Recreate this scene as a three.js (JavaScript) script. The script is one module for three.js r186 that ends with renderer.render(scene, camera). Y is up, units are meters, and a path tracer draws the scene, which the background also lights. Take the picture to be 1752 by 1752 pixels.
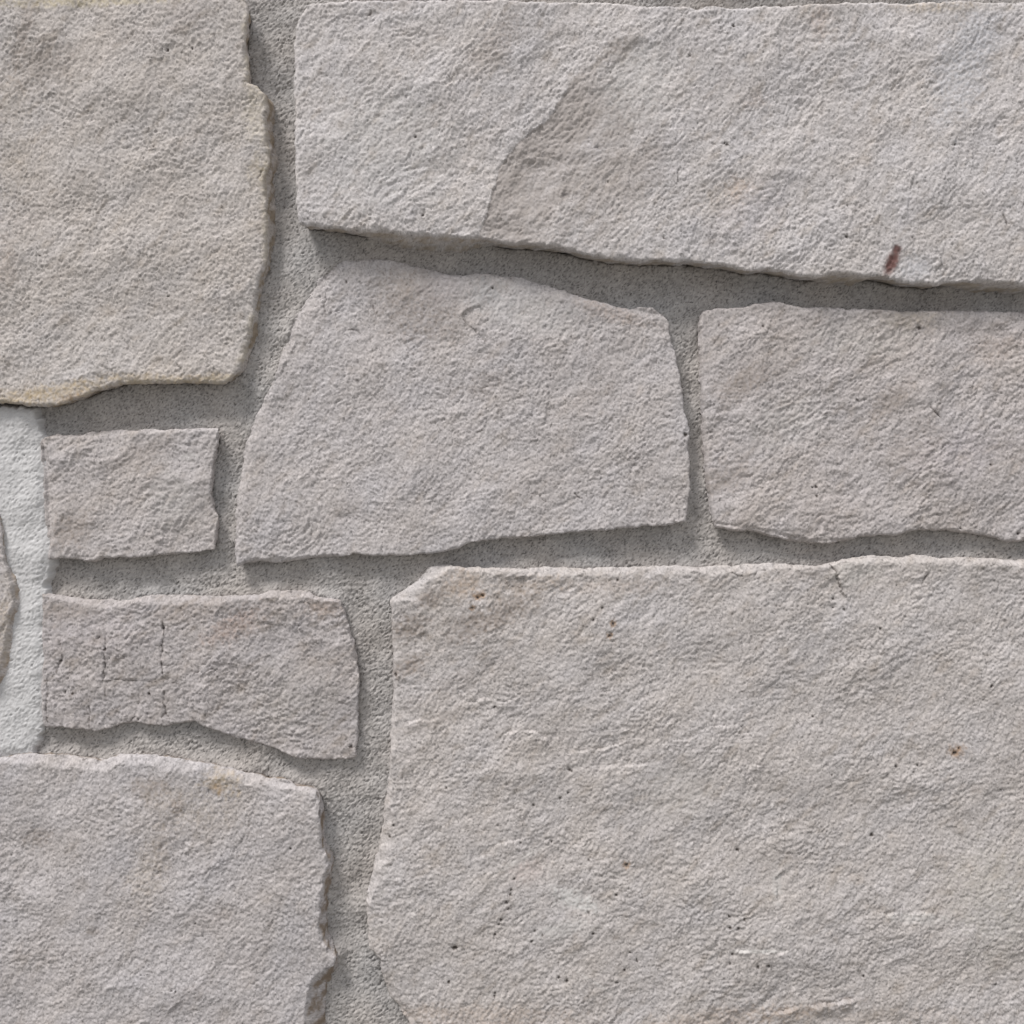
import * as THREE from 'three';

// ---------------------------------------------------------------- camera, sky, sun, exposure
const CENTRE = 1.2;                              // height of the middle of the view above the ground, m
const DIST = 0.965;                              // camera to the wall's face, m
const scene = new THREE.Scene();
const camera = new THREE.PerspectiveCamera(50, 1, 0.02, 400);
camera.position.set(0, CENTRE, DIST);
camera.lookAt(0, CENTRE, 0);

const SKY_W = 128, SKY_H = 64, skyData = new Float32Array(SKY_W * SKY_H * 4);
for (let j = 0; j < SKY_H; j++) {
  const el = ((j + 0.5) / SKY_H - 0.5) * Math.PI, s = Math.max(0, Math.sin(el));
  const L = 0.58 * (1 + 2 * s) / 3;              // the standard overcast sky: the zenith three times the horizon
  for (let i = 0; i < SKY_W; i++) {
    const o = (j * SKY_W + i) * 4;
    skyData[o] = L * 0.985; skyData[o + 1] = L; skyData[o + 2] = L * 1.045; skyData[o + 3] = 1;
  }
}
const sky = new THREE.DataTexture(skyData, SKY_W, SKY_H, THREE.RGBAFormat, THREE.FloatType);
sky.mapping = THREE.EquirectangularReflectionMapping;
sky.magFilter = THREE.LinearFilter;
sky.needsUpdate = true;
scene.background = sky;
scene.environment = sky;

const sun = new THREE.DirectionalLight(new THREE.Color(1, 0.968, 0.94), 1.5);   // veiled sun, high on the left
sun.position.set(-1.65, 3.5 + CENTRE, 1.6);
sun.target.position.set(0, CENTRE, 0);
sun.castShadow = true;
sun.shadow.radius = 30;
sun.shadow.mapSize.set(4096, 4096);
Object.assign(sun.shadow.camera, { left: -1.8, right: 1.8, top: 1.8, bottom: -1.8, near: 0.1, far: 12 });
scene.add(sun, sun.target);

const renderer = new THREE.WebGLRenderer({ antialias: true });
renderer.setSize(1024, 1024);
renderer.toneMapping = THREE.LinearToneMapping;
renderer.toneMappingExposure = 2.3;
renderer.shadowMap.enabled = true;

// ---------------------------------------------------------------- noise
function hash(x, y, s) {
  let h = Math.imul(x, 374761393) ^ Math.imul(y, 668265263) ^ Math.imul(s, 2147483629 | 1) ^ (s * 40503);
  h = Math.imul(h ^ (h >>> 13), 1274126177); h ^= h >>> 16;
  h = Math.imul(h, 2246822519); h ^= h >>> 15;
  return h >>> 0;
}
const rnd = (x, y, s) => hash(x, y, s) / 4294967296;
const GX = new Float32Array(256), GY = new Float32Array(256);
for (let i = 0; i < 256; i++) { GX[i] = Math.cos(i / 256 * Math.PI * 2); GY[i] = Math.sin(i / 256 * Math.PI * 2); }
function noise(x, y, s) {                        // gradient noise, about -1..1
  const xi = Math.floor(x), yi = Math.floor(y), fx = x - xi, fy = y - yi;
  const u = fx * fx * fx * (fx * (fx * 6 - 15) + 10), v = fy * fy * fy * (fy * (fy * 6 - 15) + 10);
  const a = hash(xi, yi, s) & 255, b = hash(xi + 1, yi, s) & 255, c = hash(xi, yi + 1, s) & 255, d = hash(xi + 1, yi + 1, s) & 255;
  const na = GX[a] * fx + GY[a] * fy, nb = GX[b] * (fx - 1) + GY[b] * fy, nc = GX[c] * fx + GY[c] * (fy - 1), nd = GX[d] * (fx - 1) + GY[d] * (fy - 1);
  return 1.5 * (na + u * (nb - na) + v * ((nc + u * (nd - nc)) - (na + u * (nb - na))));
}
function fbm(x, y, s, n = 4) { let a = 1, t = 0, f = 1; for (let i = 0; i < n; i++) { t += a * noise(x * f, y * f, s + i * 17); a *= 0.5; f *= 2.03; } return t; }
const clamp = (x, a = 0, b = 1) => Math.min(b, Math.max(a, x));
const smooth = (a, b, x) => { const t = clamp((x - a) / (b - a)); return t * t * (3 - 2 * t); };
let seedNow = 12345;
const rand = () => { seedNow = (Math.imul(seedNow, 1664525) + 1013904223) >>> 0; return seedNow / 4294967296; };

// ---------------------------------------------------------------- lattice lines: 1.1 mm in the middle of the wall, coarser towards its ends (all lengths below are mm, from the middle of the view, y up)
const CELL = 1.02;
function lines(lo, hi, half, grow, most) {
  const pos = []; let p = 0, c = CELL;
  while (p < Math.max(hi, -lo) + most) { pos.push(p); if (p > half) c = Math.min(most, c * grow); p += c; }
  return Float64Array.from([...pos.slice(1).filter((q) => -q > lo - most).reverse().map((q) => -q), ...pos.filter((q) => q < hi + most)]);
}
const EDGE_L = -1440, EDGE_R = 1430, EDGE_T = 890, EDGE_B = -1200;
const XS = lines(EDGE_L, EDGE_R, 458, 1.2, 3.6), YS = lines(EDGE_B, EDGE_T, 458, 1.2, 3.6);
const MX = lines(EDGE_L, EDGE_R, 458, 1.35, 7), MY = lines(EDGE_B, EDGE_T, 458, 1.35, 7);   // the mortar's
const coarse = (lo, hi, c) => { const a = []; for (let p = lo; p <= hi + c; p += c) a.push(p); return Float64Array.from(a); };
const range = (A, lo, hi) => { let i = 0, j = A.length - 1; while (i < j && A[i + 1] < lo) i++; while (j > i && A[j - 1] > hi) j--; return A.subarray(i, j + 1); };

// the outline with a broken edge: resampled every millimetre and pushed in and out by fractal noise
function ragged(flat, seed, amp = 0.9, step = 1.0) {
  const pts = [], n = flat.length / 2; let s = 0;
  for (let i = 0; i < n; i++) {
    const ax = flat[2 * i], ay = flat[2 * i + 1], bx = flat[2 * ((i + 1) % n)], by = flat[2 * ((i + 1) % n) + 1];
    const len = Math.hypot(bx - ax, by - ay), k = Math.max(1, Math.round(len / step)), nx = (by - ay) / len, ny = -(bx - ax) / len;
    for (let j = 0; j < k; j++) {
      const t = j / k, x = ax + (bx - ax) * t, y = ay + (by - ay) * t;
      const o = amp * (0.9 * noise(x / 17, y / 17, seed) + 0.7 * noise(x / 7, y / 7, seed + 1) + 0.5 * noise(x / 3, y / 3, seed + 2));
      pts.push([x + nx * o, y + ny * o]); s += len / k;
    }
  }
  return pts;
}
const REACH = 24;
function distances(pts, xs, ys) {                // signed distance to the outline, positive inside, cut off at REACH
  const nx = xs.length, ny = ys.length, out = new Float32Array(nx * ny), n = pts.length, B = 8;
  const x0 = xs[0], y0 = ys[0], bw = Math.ceil((xs[nx - 1] - x0) / B) + 1, bh = Math.ceil((ys[ny - 1] - y0) / B) + 1, cells = new Map();
  const r = Math.ceil(REACH / B);
  for (let i = 0; i < n; i++) {
    const p = pts[i], bx = Math.floor((p[0] - x0) / B), by = Math.floor((p[1] - y0) / B), key = by * 4096 + bx;
    if (!cells.has(key)) cells.set(key, []); cells.get(key).push(i);
  }
  const near = new Map();                        // bucket -> outline points within reach
  const nearOf = (bx, by) => {
    const key = by * 4096 + bx; if (near.has(key)) return near.get(key);
    let list = [];
    for (let q = 0; q <= r + 1; q++) {           // stop once a ring with points, and the one after, were read
      for (let j = -q; j <= q; j++) for (let i = -q; i <= q; i++) if (Math.max(Math.abs(i), Math.abs(j)) === q) { const c = cells.get((by + j) * 4096 + bx + i); if (c) list.push(...c); }
      if (list.length && !list.stop) list.stop = q + Math.ceil(q * 0.5) + 1;
      if (list.stop && q >= list.stop) break;
    }
    near.set(key, list); return list;
  };
  for (let j = 0; j < ny; j++) {
    const y = ys[j], cross = [];
    for (let i = 0; i < n; i++) { const a = pts[i], b = pts[(i + 1) % n]; if ((a[1] <= y) !== (b[1] <= y)) cross.push(a[0] + (y - a[1]) / (b[1] - a[1]) * (b[0] - a[0])); }
    cross.sort((a, b) => a - b); let c = 0;
    for (let i = 0; i < nx; i++) {
      const x = xs[i]; while (c < cross.length && cross[c] < x) c++;
      const list = nearOf(Math.floor((x - x0) / B), Math.floor((y - y0) / B)); let best = REACH * REACH;
      for (const k of list) {
        const a = pts[k], b = pts[(k + 1) % n], ex = b[0] - a[0], ey = b[1] - a[1], px = x - a[0], py = y - a[1];
        const t = clamp((px * ex + py * ey) / (ex * ex + ey * ey)), dx = px - ex * t, dy = py - ey * t, d = dx * dx + dy * dy;
        if (d < best) best = d;
      }
      out[j * nx + i] = (c & 1 ? 1 : -1) * Math.sqrt(best);
    }
  }
  return out;
}

// ---------------------------------------------------------------- marks on a stone: steps, grooves, pits, bevels, stains and other colour patches
const segDist = (x, y, l) => {                   // distance to a polyline, side of it, and how far along (0..1)
  let best = 1e9, side = 1, along = 0, n = l.length / 2 - 1;
  for (let i = 0; i < n; i++) {
    const ax = l[2 * i], ay = l[2 * i + 1], ex = l[2 * i + 2] - ax, ey = l[2 * i + 3] - ay, px = x - ax, py = y - ay;
    const t = clamp((px * ex + py * ey) / (ex * ex + ey * ey)), d = Math.hypot(px - ex * t, py - ey * t);
    if (d < best) { best = d; side = ex * py - ey * px > 0 ? 1 : -1; along = (i + t) / n; }
  }
  return [best, side, along];
};
// step: the left-hand side of the line stands a mm higher, falling off over w mm
const step = (l, a, w) => ({ k: 'step', l, a, w });
const groove = (l, a, w = 0.7) => ({ k: 'groove', l, a, w });
const bevel = (l, a, w) => ({ k: 'bevel', l, a, w });
const pit = (p, r = 1, a = 1.6, c) => ({ k: 'pit', l: p, r, a, c });
const patch = (p, rx, ry, turn, c, m, loose = 1) => ({ k: 'patch', l: p, rx, ry, turn, c, m, loose });
// zone: rock of another colour on the right-hand side of a line, petering out over w mm
const zone = (l, w, c, m) => ({ k: 'zone', l, w, c, m });
const dent = (p, rx, ry, turn, a, flat = 0) => ({ k: 'dent', l: p, rx, ry, turn, a, flat });
function boxed(f) {
  let x0 = 1e9, x1 = -1e9, y0 = 1e9, y1 = -1e9;
  for (let i = 0; i < f.l.length; i += 2) { x0 = Math.min(x0, f.l[i]); x1 = Math.max(x1, f.l[i]); y0 = Math.min(y0, f.l[i + 1]); y1 = Math.max(y1, f.l[i + 1]); }
  const m = f.k === 'step' || f.k === 'zone' ? f.w * 2.5 : f.k === 'groove' ? f.w * 4 + 2 : f.k === 'bevel' ? f.w * 1.4 + 3 : f.k === 'pit' ? f.r * 3 : Math.max(f.rx, f.ry) * 1.8;
  f.box = [x0 - m, y0 - m, x1 + m, y1 + m]; f.ct = Math.cos(f.turn || 0); f.st = Math.sin(f.turn || 0);
  return f;
}
const RUST = [0.30, 0.17, 0.075], OCHRE = [0.36, 0.265, 0.13], BROWN = [0.25, 0.212, 0.186], DARK = [0.045, 0.035, 0.03], LILAC = [0.34, 0.31, 0.34], PALE = [0.56, 0.545, 0.53], PINK = [0.33, 0.285, 0.268], RED = [0.165, 0.092, 0.083], GREY = [0.33, 0.33, 0.34];

// One stone: the face and its broken sides as one mesh. o: level, tilt, relief, grain, colour, marks, edge radius, sides.
const M = 0.001;
const stoneMaterial = new THREE.MeshStandardMaterial({ color: 0xffffff, vertexColors: true, roughness: 0.95, metalness: 0 });
stoneMaterial.name = 'sandstone';
stoneMaterial.specularIntensity = 0.3;
function scars(x, y, s) {
  const L = 46, gx = Math.floor(x / L), gy = Math.floor(y / L); let best = 1e9;
  for (let j = -1; j <= 1; j++) for (let i = -1; i <= 1; i++) {
    const cx = gx + i, cy = gy + j, dx = x - (cx + rnd(cx, cy, s)) * L, dy = y - (cy + rnd(cx, cy, s + 1)) * L;
    const t = rnd(cx, cy, s + 2) * 3.14, p = dx * Math.cos(t) + dy * Math.sin(t), q = -dx * Math.sin(t) + dy * Math.cos(t);
    const v = 0.0017 * p * p + 0.0036 * q * q + 2.2 * rnd(cx, cy, s + 3) + 0.02 * p;
    if (v < best) best = v;
  }
  return best;
}
const fineness = (x, y, o) => (o.far ? 0.15 : 1 - 0.72 * smooth(458, 475, Math.max(Math.abs(x), Math.abs(y))));
function faceHeight(x, y, sd, o, marks) {
  const fin = fineness(x, y, o);
  o.speck ??= 0.5;
  const s = o.seed, ct = Math.cos(o.dir ?? 0.8), st = Math.sin(o.dir ?? 0.8);
  const gs = o.gs ?? 1, sx = x + 9 * noise(x / 48, y / 48, s + 91) + 2.5 * noise(x / 15, y / 15, s + 93), sy = y + 9 * noise(x / 48, y / 48, s + 92) + 2.5 * noise(x / 15, y / 15, s + 94);
  const a = (sx * ct + sy * st) / (o.long ?? 1.4) / gs, b = (-sx * st + sy * ct) / gs;             // bedding runs along dir, wandering
  const w = 1.2 * noise(x / 11, y / 11, s + 90);
  let z = o.level + (o.tiltX || 0) * (x - o.cx) + (o.tiltY || 0) * (y - o.cy);
  z += (o.relief ?? 1) * (2.6 * noise(x / 130, y / 130, s) + 1.3 * noise(sx / 58, sy / 50, s + 1) + 0.36 * noise(a / 26, b / 24, s + 2));
  // split bedding: low terraces with crisp lips
  const q = fbm(a / 60, b / 46, s + 30, 3) * 2.2, fq = q - Math.floor(q);
  z += (o.terrace ?? 0.5) * 0.7 * (Math.floor(q) + smooth(0.0, 0.16, fq));
  const q2 = fbm(a / 24 + 5, b / 15, s + 33, 3) * 1.7, f2 = q2 - Math.floor(q2);
  z += 0.27 * (o.flakes ?? 1) * (Math.floor(q2) + smooth(0, 0.2, f2)) * smooth(-0.15, 0.45, noise(x / 45, y / 45, s + 36));
  z += 0.8 * (o.facet ?? 1) * scars(sx, sy, s + 20);
  const rough = (o.grain ?? 1) * (0.80 + 0.32 * smooth(-0.4, 0.5, noise(x / 70, y / 70, s + 8)));
  const g1 = Math.abs(noise(a / 5.6 + w * 0.2, b / 5.6, s + 3)), g2 = Math.abs(noise(a / 2.9, b / 2.9 + w * 0.3, s + 4)), g3 = noise(x / 1.9, y / 1.9, s + 5), g0 = noise(a / 11, b / 11, s + 6);
  const g4 = noise(a / 5.2 + 3, b / 4.6, s + 9), g5 = noise(a / 3.0, b / 2.6 + 7, s + 10), dry = smooth(-0.5, 0.6, noise(x / 34, y / 34, s + 11));
  z += 0.9 * rough * (0.40 * g0 + (0.35 + 0.5 * dry) * g1 + (0.35 + 0.5 * dry) * fin * g2 + 0.50 * g4 + 0.44 * g5 + 0.55 * fin * g3) + o.speck * fin * (rnd(Math.round(x * 20), Math.round(y * 20), s + 7) - 0.5);
  for (const f of marks) {
    const bx = f.box; if (x < bx[0] || y < bx[1] || x > bx[2] || y > bx[3]) continue;
    if (f.k === 'step') {
      const wx = x + 1.3 * noise(x / 6, y / 6, 700) + 1.8 * noise(x / 16, y / 16, 709), wy = y + 1.3 * noise(x / 6, y / 6, 701) + 1.8 * noise(x / 16, y / 16, 710);
      const [d, side, t] = segDist(wx, wy, f.l); const e = smooth(0, 0.18, t) * smooth(1, 0.82, t);
      z += 1.9 * f.a * e * smooth(-0.75, 0.45, noise(x / 13, y / 13, 707)) * (side > 0 ? 0.55 * Math.exp(-d / f.w) : -0.45 * Math.exp(-d / f.w));
    } else if (f.k === 'groove') {
      const wx = x + 0.6 * noise(x / 4, y / 4, 702) + 1.5 * noise(x / 10, y / 10, 713), wy = y + 0.6 * noise(x / 4, y / 4, 703) + 1.5 * noise(x / 10, y / 10, 714);
      const [d, , t] = segDist(wx, wy, f.l);
      z -= f.a * Math.exp(-(d * d) / (f.w * f.w)) * smooth(0, 0.1, t + 0.02) * smooth(1.02, 0.88, t) * smooth(-0.7, 0.35, noise(x / 7, y / 7, 704)) * (0.7 + 0.5 * noise(x / 3, y / 3, 711));
    } else if (f.k === 'bevel') {
      const [d, , t] = segDist(x, y, f.l); const ww = f.w * (0.75 + 0.45 * noise(x / 14, y / 14, 705)) * Math.min(1, 0.25 + 3.2 * Math.min(t, 1 - t));
      if (d < ww) z -= f.a * (1 - d / ww);
    } else if (f.k === 'pit') {
      const d = Math.hypot(x - f.l[0], y - f.l[1]) / f.r * (1 + 0.45 * noise(x / 1.6, y / 1.6, 712));
      z -= f.a * Math.exp(-d * d);
    } else if (f.k === 'dent') {
      const dx = x - f.l[0], dy = y - f.l[1], p = (dx * f.ct + dy * f.st) / f.rx, r = (-dx * f.st + dy * f.ct) / f.ry, d = Math.hypot(p, r) + 0.25 * noise(x / 9, y / 9, 706);
      z -= f.a * (f.flat ? smooth(1.05, 0.82, d) : smooth(1.2, 0, d));
    }
  }
  const R = (o.round ?? 2.4) * (0.75 + 0.5 * noise(x / 22, y / 22, s + 40) + 0.35 * noise(x / 8, y / 8, s + 41)) + (o.chips ?? 5) * smooth(0.15, 0.85, noise(x / 17, y / 17, s + 42)) * smooth(-0.2, 0.4, noise(x / 60, y / 60, s + 43));
  if (sd < R) z -= R - Math.sqrt(Math.max(0, R * R - (R - sd) * (R - sd)));
  return z;
}
function faceColour(x, y, sd, o, marks, out) {
  const s = o.seed, ct = Math.cos(o.dir ?? 0.8), st = Math.sin(o.dir ?? 0.8), a = (x * ct + y * st) / 1.7, b = -x * st + y * ct;
  const big = noise(a / 90, b / 70, s + 50) + 0.6 * noise(a / 33, b / 33, s + 51), mid = noise(a / 13, b / 13, s + 52), fine = 1.5 * noise(x / 3.1, y / 3.1, s + 53), tiny = noise(x / 1.5, y / 1.5, s + 54);
  const warm = noise(a / 46, b / 40, s + 55) + 0.5 * noise(a / 17, b / 17, s + 56);
  const fin = fineness(x, y, o), u0 = rnd(Math.round(x * 20), Math.round(y * 20), s + 58), v = (1 + 0.05 * big + 0.04 * mid + 0.06 * fine + 0.08 * fin * tiny + 0.42 * fin * (u0 - 0.5)) * (u0 < 0.035 * fin ? 0.7 : 1);
  out[0] = o.colour[0] * v * (1 + 0.014 * warm); out[1] = o.colour[1] * v; out[2] = o.colour[2] * v * (1 - 0.022 * warm);
  const mot = noise(a / 9.5, b / 7, s + 66) + 0.7 * noise(a / 22, b / 15, s + 67) + 0.35 * noise(x / 4.4, y / 4.4, s + 68), br = smooth(0.1, 1.3, mot) * (o.mottle ?? 1), li = smooth(0.1, 1.3, -mot) * (o.mottle ?? 1);
  out[0] *= 1 - 0.17 * br + 0.04 * li; out[1] *= 1 - 0.195 * br + 0.045 * li; out[2] *= 1 - 0.23 * br + 0.06 * li;
  const mix = (c, m) => { m = Math.min(1, m); out[0] += (c[0] - out[0]) * m; out[1] += (c[1] - out[1]) * m; out[2] += (c[2] - out[2]) * m; };
  // brown iron bands along the bedding, and scattered dark mineral grains
  const band = smooth(0.35, 0.95, noise(a / 38 + 9, b / 24, s + 57) + 0.45 * mid); if (band > 0) mix(BROWN, 0.20 * band * (o.bands ?? 1));
  const gx = Math.floor(x / 2.2), gy = Math.floor(y / 2.2), r = rnd(gx, gy, s + 60);
  if (r < 0.035 && fin > 0.6) { const d = Math.hypot(x / 2.2 - gx - 0.5, y / 2.2 - gy - 0.5); mix(DARK, 0.45 * smooth(0.55, 0.2, d)); }
  for (const f of marks) {
    const bx = f.box; if (x < bx[0] || y < bx[1] || x > bx[2] || y > bx[3]) continue;
    if (f.k === 'patch') {
      const dx = x - f.l[0], dy = y - f.l[1], p = (dx * f.ct + dy * f.st) / f.rx, q = (-dx * f.st + dy * f.ct) / f.ry;
      const d = Math.hypot(p, q) + f.loose * (0.36 * noise(x / 9, y / 9, s + 61) + 0.42 * noise(x / 3, y / 3, s + 62));
      mix(f.c, f.m * smooth(1.25, 0.3, d) * (0.75 + f.loose * 0.45 * fine));
    } else if (f.k === 'pit') {
      const d = Math.hypot(x - f.l[0], y - f.l[1]) / f.r * (1 + 0.45 * noise(x / 1.6, y / 1.6, 712));
      mix(DARK, 0.9 * smooth(1.15, 0.7, d));
      if (f.c) mix(f.c, 0.6 * smooth(2.6, 1.0, d + 0.4 * fine) * smooth(0.7, 1.1, d));
    } else if (f.k === 'zone') {
      const [d, side, t] = segDist(x + 1.3 * noise(x / 6, y / 6, 700) + 1.8 * noise(x / 16, y / 16, 709), y + 1.3 * noise(x / 6, y / 6, 701) + 1.8 * noise(x / 16, y / 16, 710), f.l);
      if (side < 0) mix(f.c, f.m * smooth(1.9, 0.1, d / f.w + 0.5 * noise(a / 16, b / 12, s + 65) + 0.25 * fine) * smooth(0, 0.2, t) * smooth(1, 0.8, t));
    } else if (f.k === 'groove' && f.a >= 1) {
      const [d] = segDist(x + 0.6 * noise(x / 4, y / 4, 702) + 1.5 * noise(x / 10, y / 10, 713), y + 0.6 * noise(x / 4, y / 4, 703) + 1.5 * noise(x / 10, y / 10, 714), f.l);
      mix(DARK, 0.75 * smooth(1.1, 0.35, d / f.w) * smooth(-0.6, 0.1, noise(x / 5, y / 5, 708)));   // darker colour along the deeper grooves
    }
  }
  if (o.rim) { const m = smooth(o.rim.w, 0, sd + 2.2 * noise(x / 8, y / 8, s + 63)) * smooth(-0.3, 0.4, noise(x / 26, y / 26, s + 64) + o.rim.bias) * o.rim.m; if (m > 0) mix(o.rim.c, m * (0.8 + 0.4 * fine)); }
}

const EDGES = [[0, 1], [1, 2], [2, 3], [3, 0]];
function stoneMesh(o, xs, ys) {
  const pts = ragged(o.outline, o.seed, o.ragged ?? 1.15, o.far ? 4 : 1);
  let x0 = 1e9, x1 = -1e9, y0 = 1e9, y1 = -1e9;
  for (const p of pts) { x0 = Math.min(x0, p[0]); x1 = Math.max(x1, p[0]); y0 = Math.min(y0, p[1]); y1 = Math.max(y1, p[1]); }
  o.cx = (x0 + x1) / 2; o.cy = (y0 + y1) / 2; o.pts = pts; o.box = [x0, y0, x1, y1];
  const X = range(xs, x0 - 2, x1 + 2), Y = range(ys, y0 - 2, y1 + 2), nx = X.length, ny = Y.length, sd = distances(pts, X, Y);
  const marks = (o.marks || []).map(boxed), pos = [], col = [], idx = [], c = [0, 0, 0], corner = new Int32Array(nx * ny).fill(-1), onEdge = new Map();
  const vertex = (x, y, d) => { const z = faceHeight(x, y, d, o, marks); faceColour(x, y, d, o, marks, c); pos.push(x, y, z); col.push(c[0], c[1], c[2]); return pos.length / 3 - 1; };
  const at = (k) => (corner[k] >= 0 ? corner[k] : corner[k] = vertex(X[k % nx], Y[(k / nx) | 0], sd[k]));
  const between = (p, q) => {
    const key = p < q ? p * 4e6 + q : q * 4e6 + p; let v = onEdge.get(key);
    if (v === undefined) { const t = clamp(sd[p] / (sd[p] - sd[q]), 0.02, 0.98), px = X[p % nx], py = Y[(p / nx) | 0], qx = X[q % nx], qy = Y[(q / nx) | 0]; v = vertex(px + (qx - px) * t, py + (qy - py) * t, 0); onEdge.set(key, v); }
    return v;
  };
  const next = new Map();
  for (let j = 0; j + 1 < ny; j++) for (let i = 0; i + 1 < nx; i++) {
    const k = [j * nx + i, j * nx + i + 1, (j + 1) * nx + i + 1, (j + 1) * nx + i], n = k.filter((q) => sd[q] > 0).length;
    if (!n) continue;
    if (n === 4) { const [a, b, d, e] = k.map(at); if ((i + j) & 1) idx.push(a, b, d, a, d, e); else idx.push(a, b, e, b, d, e); continue; }
    if (n === 2 && (sd[k[0]] > 0) === (sd[k[2]] > 0)) {                           // saddle: two corners cut off one by one
      for (let p = 0; p < 4; p++) if (sd[k[p]] > 0) { const ex = between(k[p], k[(p + 1) % 4]), en = between(k[p], k[(p + 3) % 4]); idx.push(at(k[p]), ex, en); next.set(ex, en); }
      continue;
    }
    const poly = []; let ex = -1, en = -1;
    for (const [p, q] of EDGES) {
      if (sd[k[p]] > 0) poly.push(at(k[p]));
      if (sd[k[p]] > 0 !== sd[k[q]] > 0) { const v = between(k[p], k[q]); poly.push(v); if (sd[k[p]] > 0) ex = v; else en = v; }
    }
    next.set(ex, en);
    for (let p = 1; p + 1 < poly.length; p++) idx.push(poly[0], poly[p], poly[p + 1]);
  }
  // loops of rim vertices, then rings of the broken side going back into the wall
  const rings = o.far ? 4 : 18, back = o.far ? -32 : -20, used = new Set();
  for (const start of next.keys()) {
    if (used.has(start)) continue;
    const loop = []; let v = start; while (v !== undefined && !used.has(v)) { used.add(v); loop.push(v); v = next.get(v); }
    if (loop.length < 8) continue;
    const n = loop.length, out = []; const K = o.far ? 1 : 12;
    for (let i = 0; i < n; i++) { const a = loop[(i - K + n) % n] * 3, b = loop[(i + K) % n] * 3; const dx = pos[b] - pos[a], dy = pos[b + 1] - pos[a + 1], l = Math.hypot(dx, dy) || 1; out.push([dy / l, -dx / l]); }
    const soft = loop.map((_, i) => {              // the rim without its grain: the side's roughness is its own
      let a = 0, b = 0, d = 0; const W = o.far ? 0 : 8;
      for (let j = -W; j <= W; j++) { const q = loop[(i + j + 2 * n) % n] * 3; a += pos[q]; b += pos[q + 1]; d += pos[q + 2]; }
      return [a / (2 * W + 1), b / (2 * W + 1), d / (2 * W + 1)];
    });
    let prev = loop;
    for (let r = 1; r <= rings; r++) {
      const t = o.far ? r / rings : Math.pow(r / rings, 1.1), ring = [];
      for (let i = 0; i < n; i++) {
        const q = loop[i] * 3, k = o.far ? 0 : smooth(0, 0.22, t), x = pos[q] + (soft[i][0] - pos[q]) * k, y = pos[q + 1] + (soft[i][1] - pos[q + 1]) * k, z = pos[q + 2] + (soft[i][2] - pos[q + 2]) * k; let sl = o.undercut ?? -2;
        for (const f of o.sides || []) { const d = Math.hypot((x - f.p[0]) / f.rx, (y - f.p[1]) / f.ry); sl += f.out * smooth(1, 0.35, d); }
        const zz = z + (back - z) * t, e = smooth(0, 0.1, t), run = sl < 0 ? sl * Math.min(1, t * 1.6) : sl * Math.pow(t, 0.8);
        const qx = x + out[i][0] * run - 0.62 * zz, qy = y + out[i][1] * run + 0.55 * zz;
        const off = run + e * (o.far ? 0 : 1.3 * noise(qx / 12, qy / 12, o.seed + 70) + 1.0 * noise(qx / 5.5, qy / 5.5, o.seed + 71) + 0.6 * noise(qx / 2.6, qy / 2.6, o.seed + 72) + 0.4 * (rnd(Math.round(qx * 20), Math.round(qy * 20), o.seed + 74) - 0.5));
        const px = x + out[i][0] * off, py = y + out[i][1] * off;
        faceColour(qx, qy, 30, { ...o, rim: null }, [], c);
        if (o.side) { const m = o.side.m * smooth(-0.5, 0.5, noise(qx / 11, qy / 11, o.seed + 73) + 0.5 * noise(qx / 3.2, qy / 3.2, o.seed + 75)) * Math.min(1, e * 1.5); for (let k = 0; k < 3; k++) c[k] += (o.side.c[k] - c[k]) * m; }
        pos.push(px, py, zz); col.push(c[0], c[1], c[2]); ring.push(pos.length / 3 - 1);
      }
      for (let i = 0; i < n; i++) { const a = prev[i], b = prev[(i + 1) % n], d = ring[i], e = ring[(i + 1) % n]; idx.push(a, d, b, b, d, e); }
      prev = ring;
    }
  }
  return geometry(pos, col, idx);
}
function geometry(pos, col, idx) {
  const g = new THREE.BufferGeometry(), p = new Float32Array(pos.length), h = CENTRE;
  for (let i = 0; i < pos.length; i += 3) { p[i] = pos[i] * M; p[i + 1] = pos[i + 1] * M + h; p[i + 2] = pos[i + 2] * M; }
  g.setAttribute('position', new THREE.BufferAttribute(p, 3));
  g.setAttribute('color', new THREE.BufferAttribute(Float32Array.from(col), 3));
  g.setIndex(new THREE.BufferAttribute(Uint32Array.from(idx), 1));
  g.computeVertexNormals();
  return g;
}

// ---------------------------------------------------------------- ground and the wall's core
const ground = new THREE.Mesh(new THREE.PlaneGeometry(300, 300, 1, 1).rotateX(-Math.PI / 2), new THREE.MeshStandardMaterial({ color: new THREE.Color().setRGB(0.22, 0.215, 0.2), roughness: 0.95 }));
ground.name = 'ground'; ground.userData.kind = 'structure'; ground.receiveShadow = true;
scene.add(ground);

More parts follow.
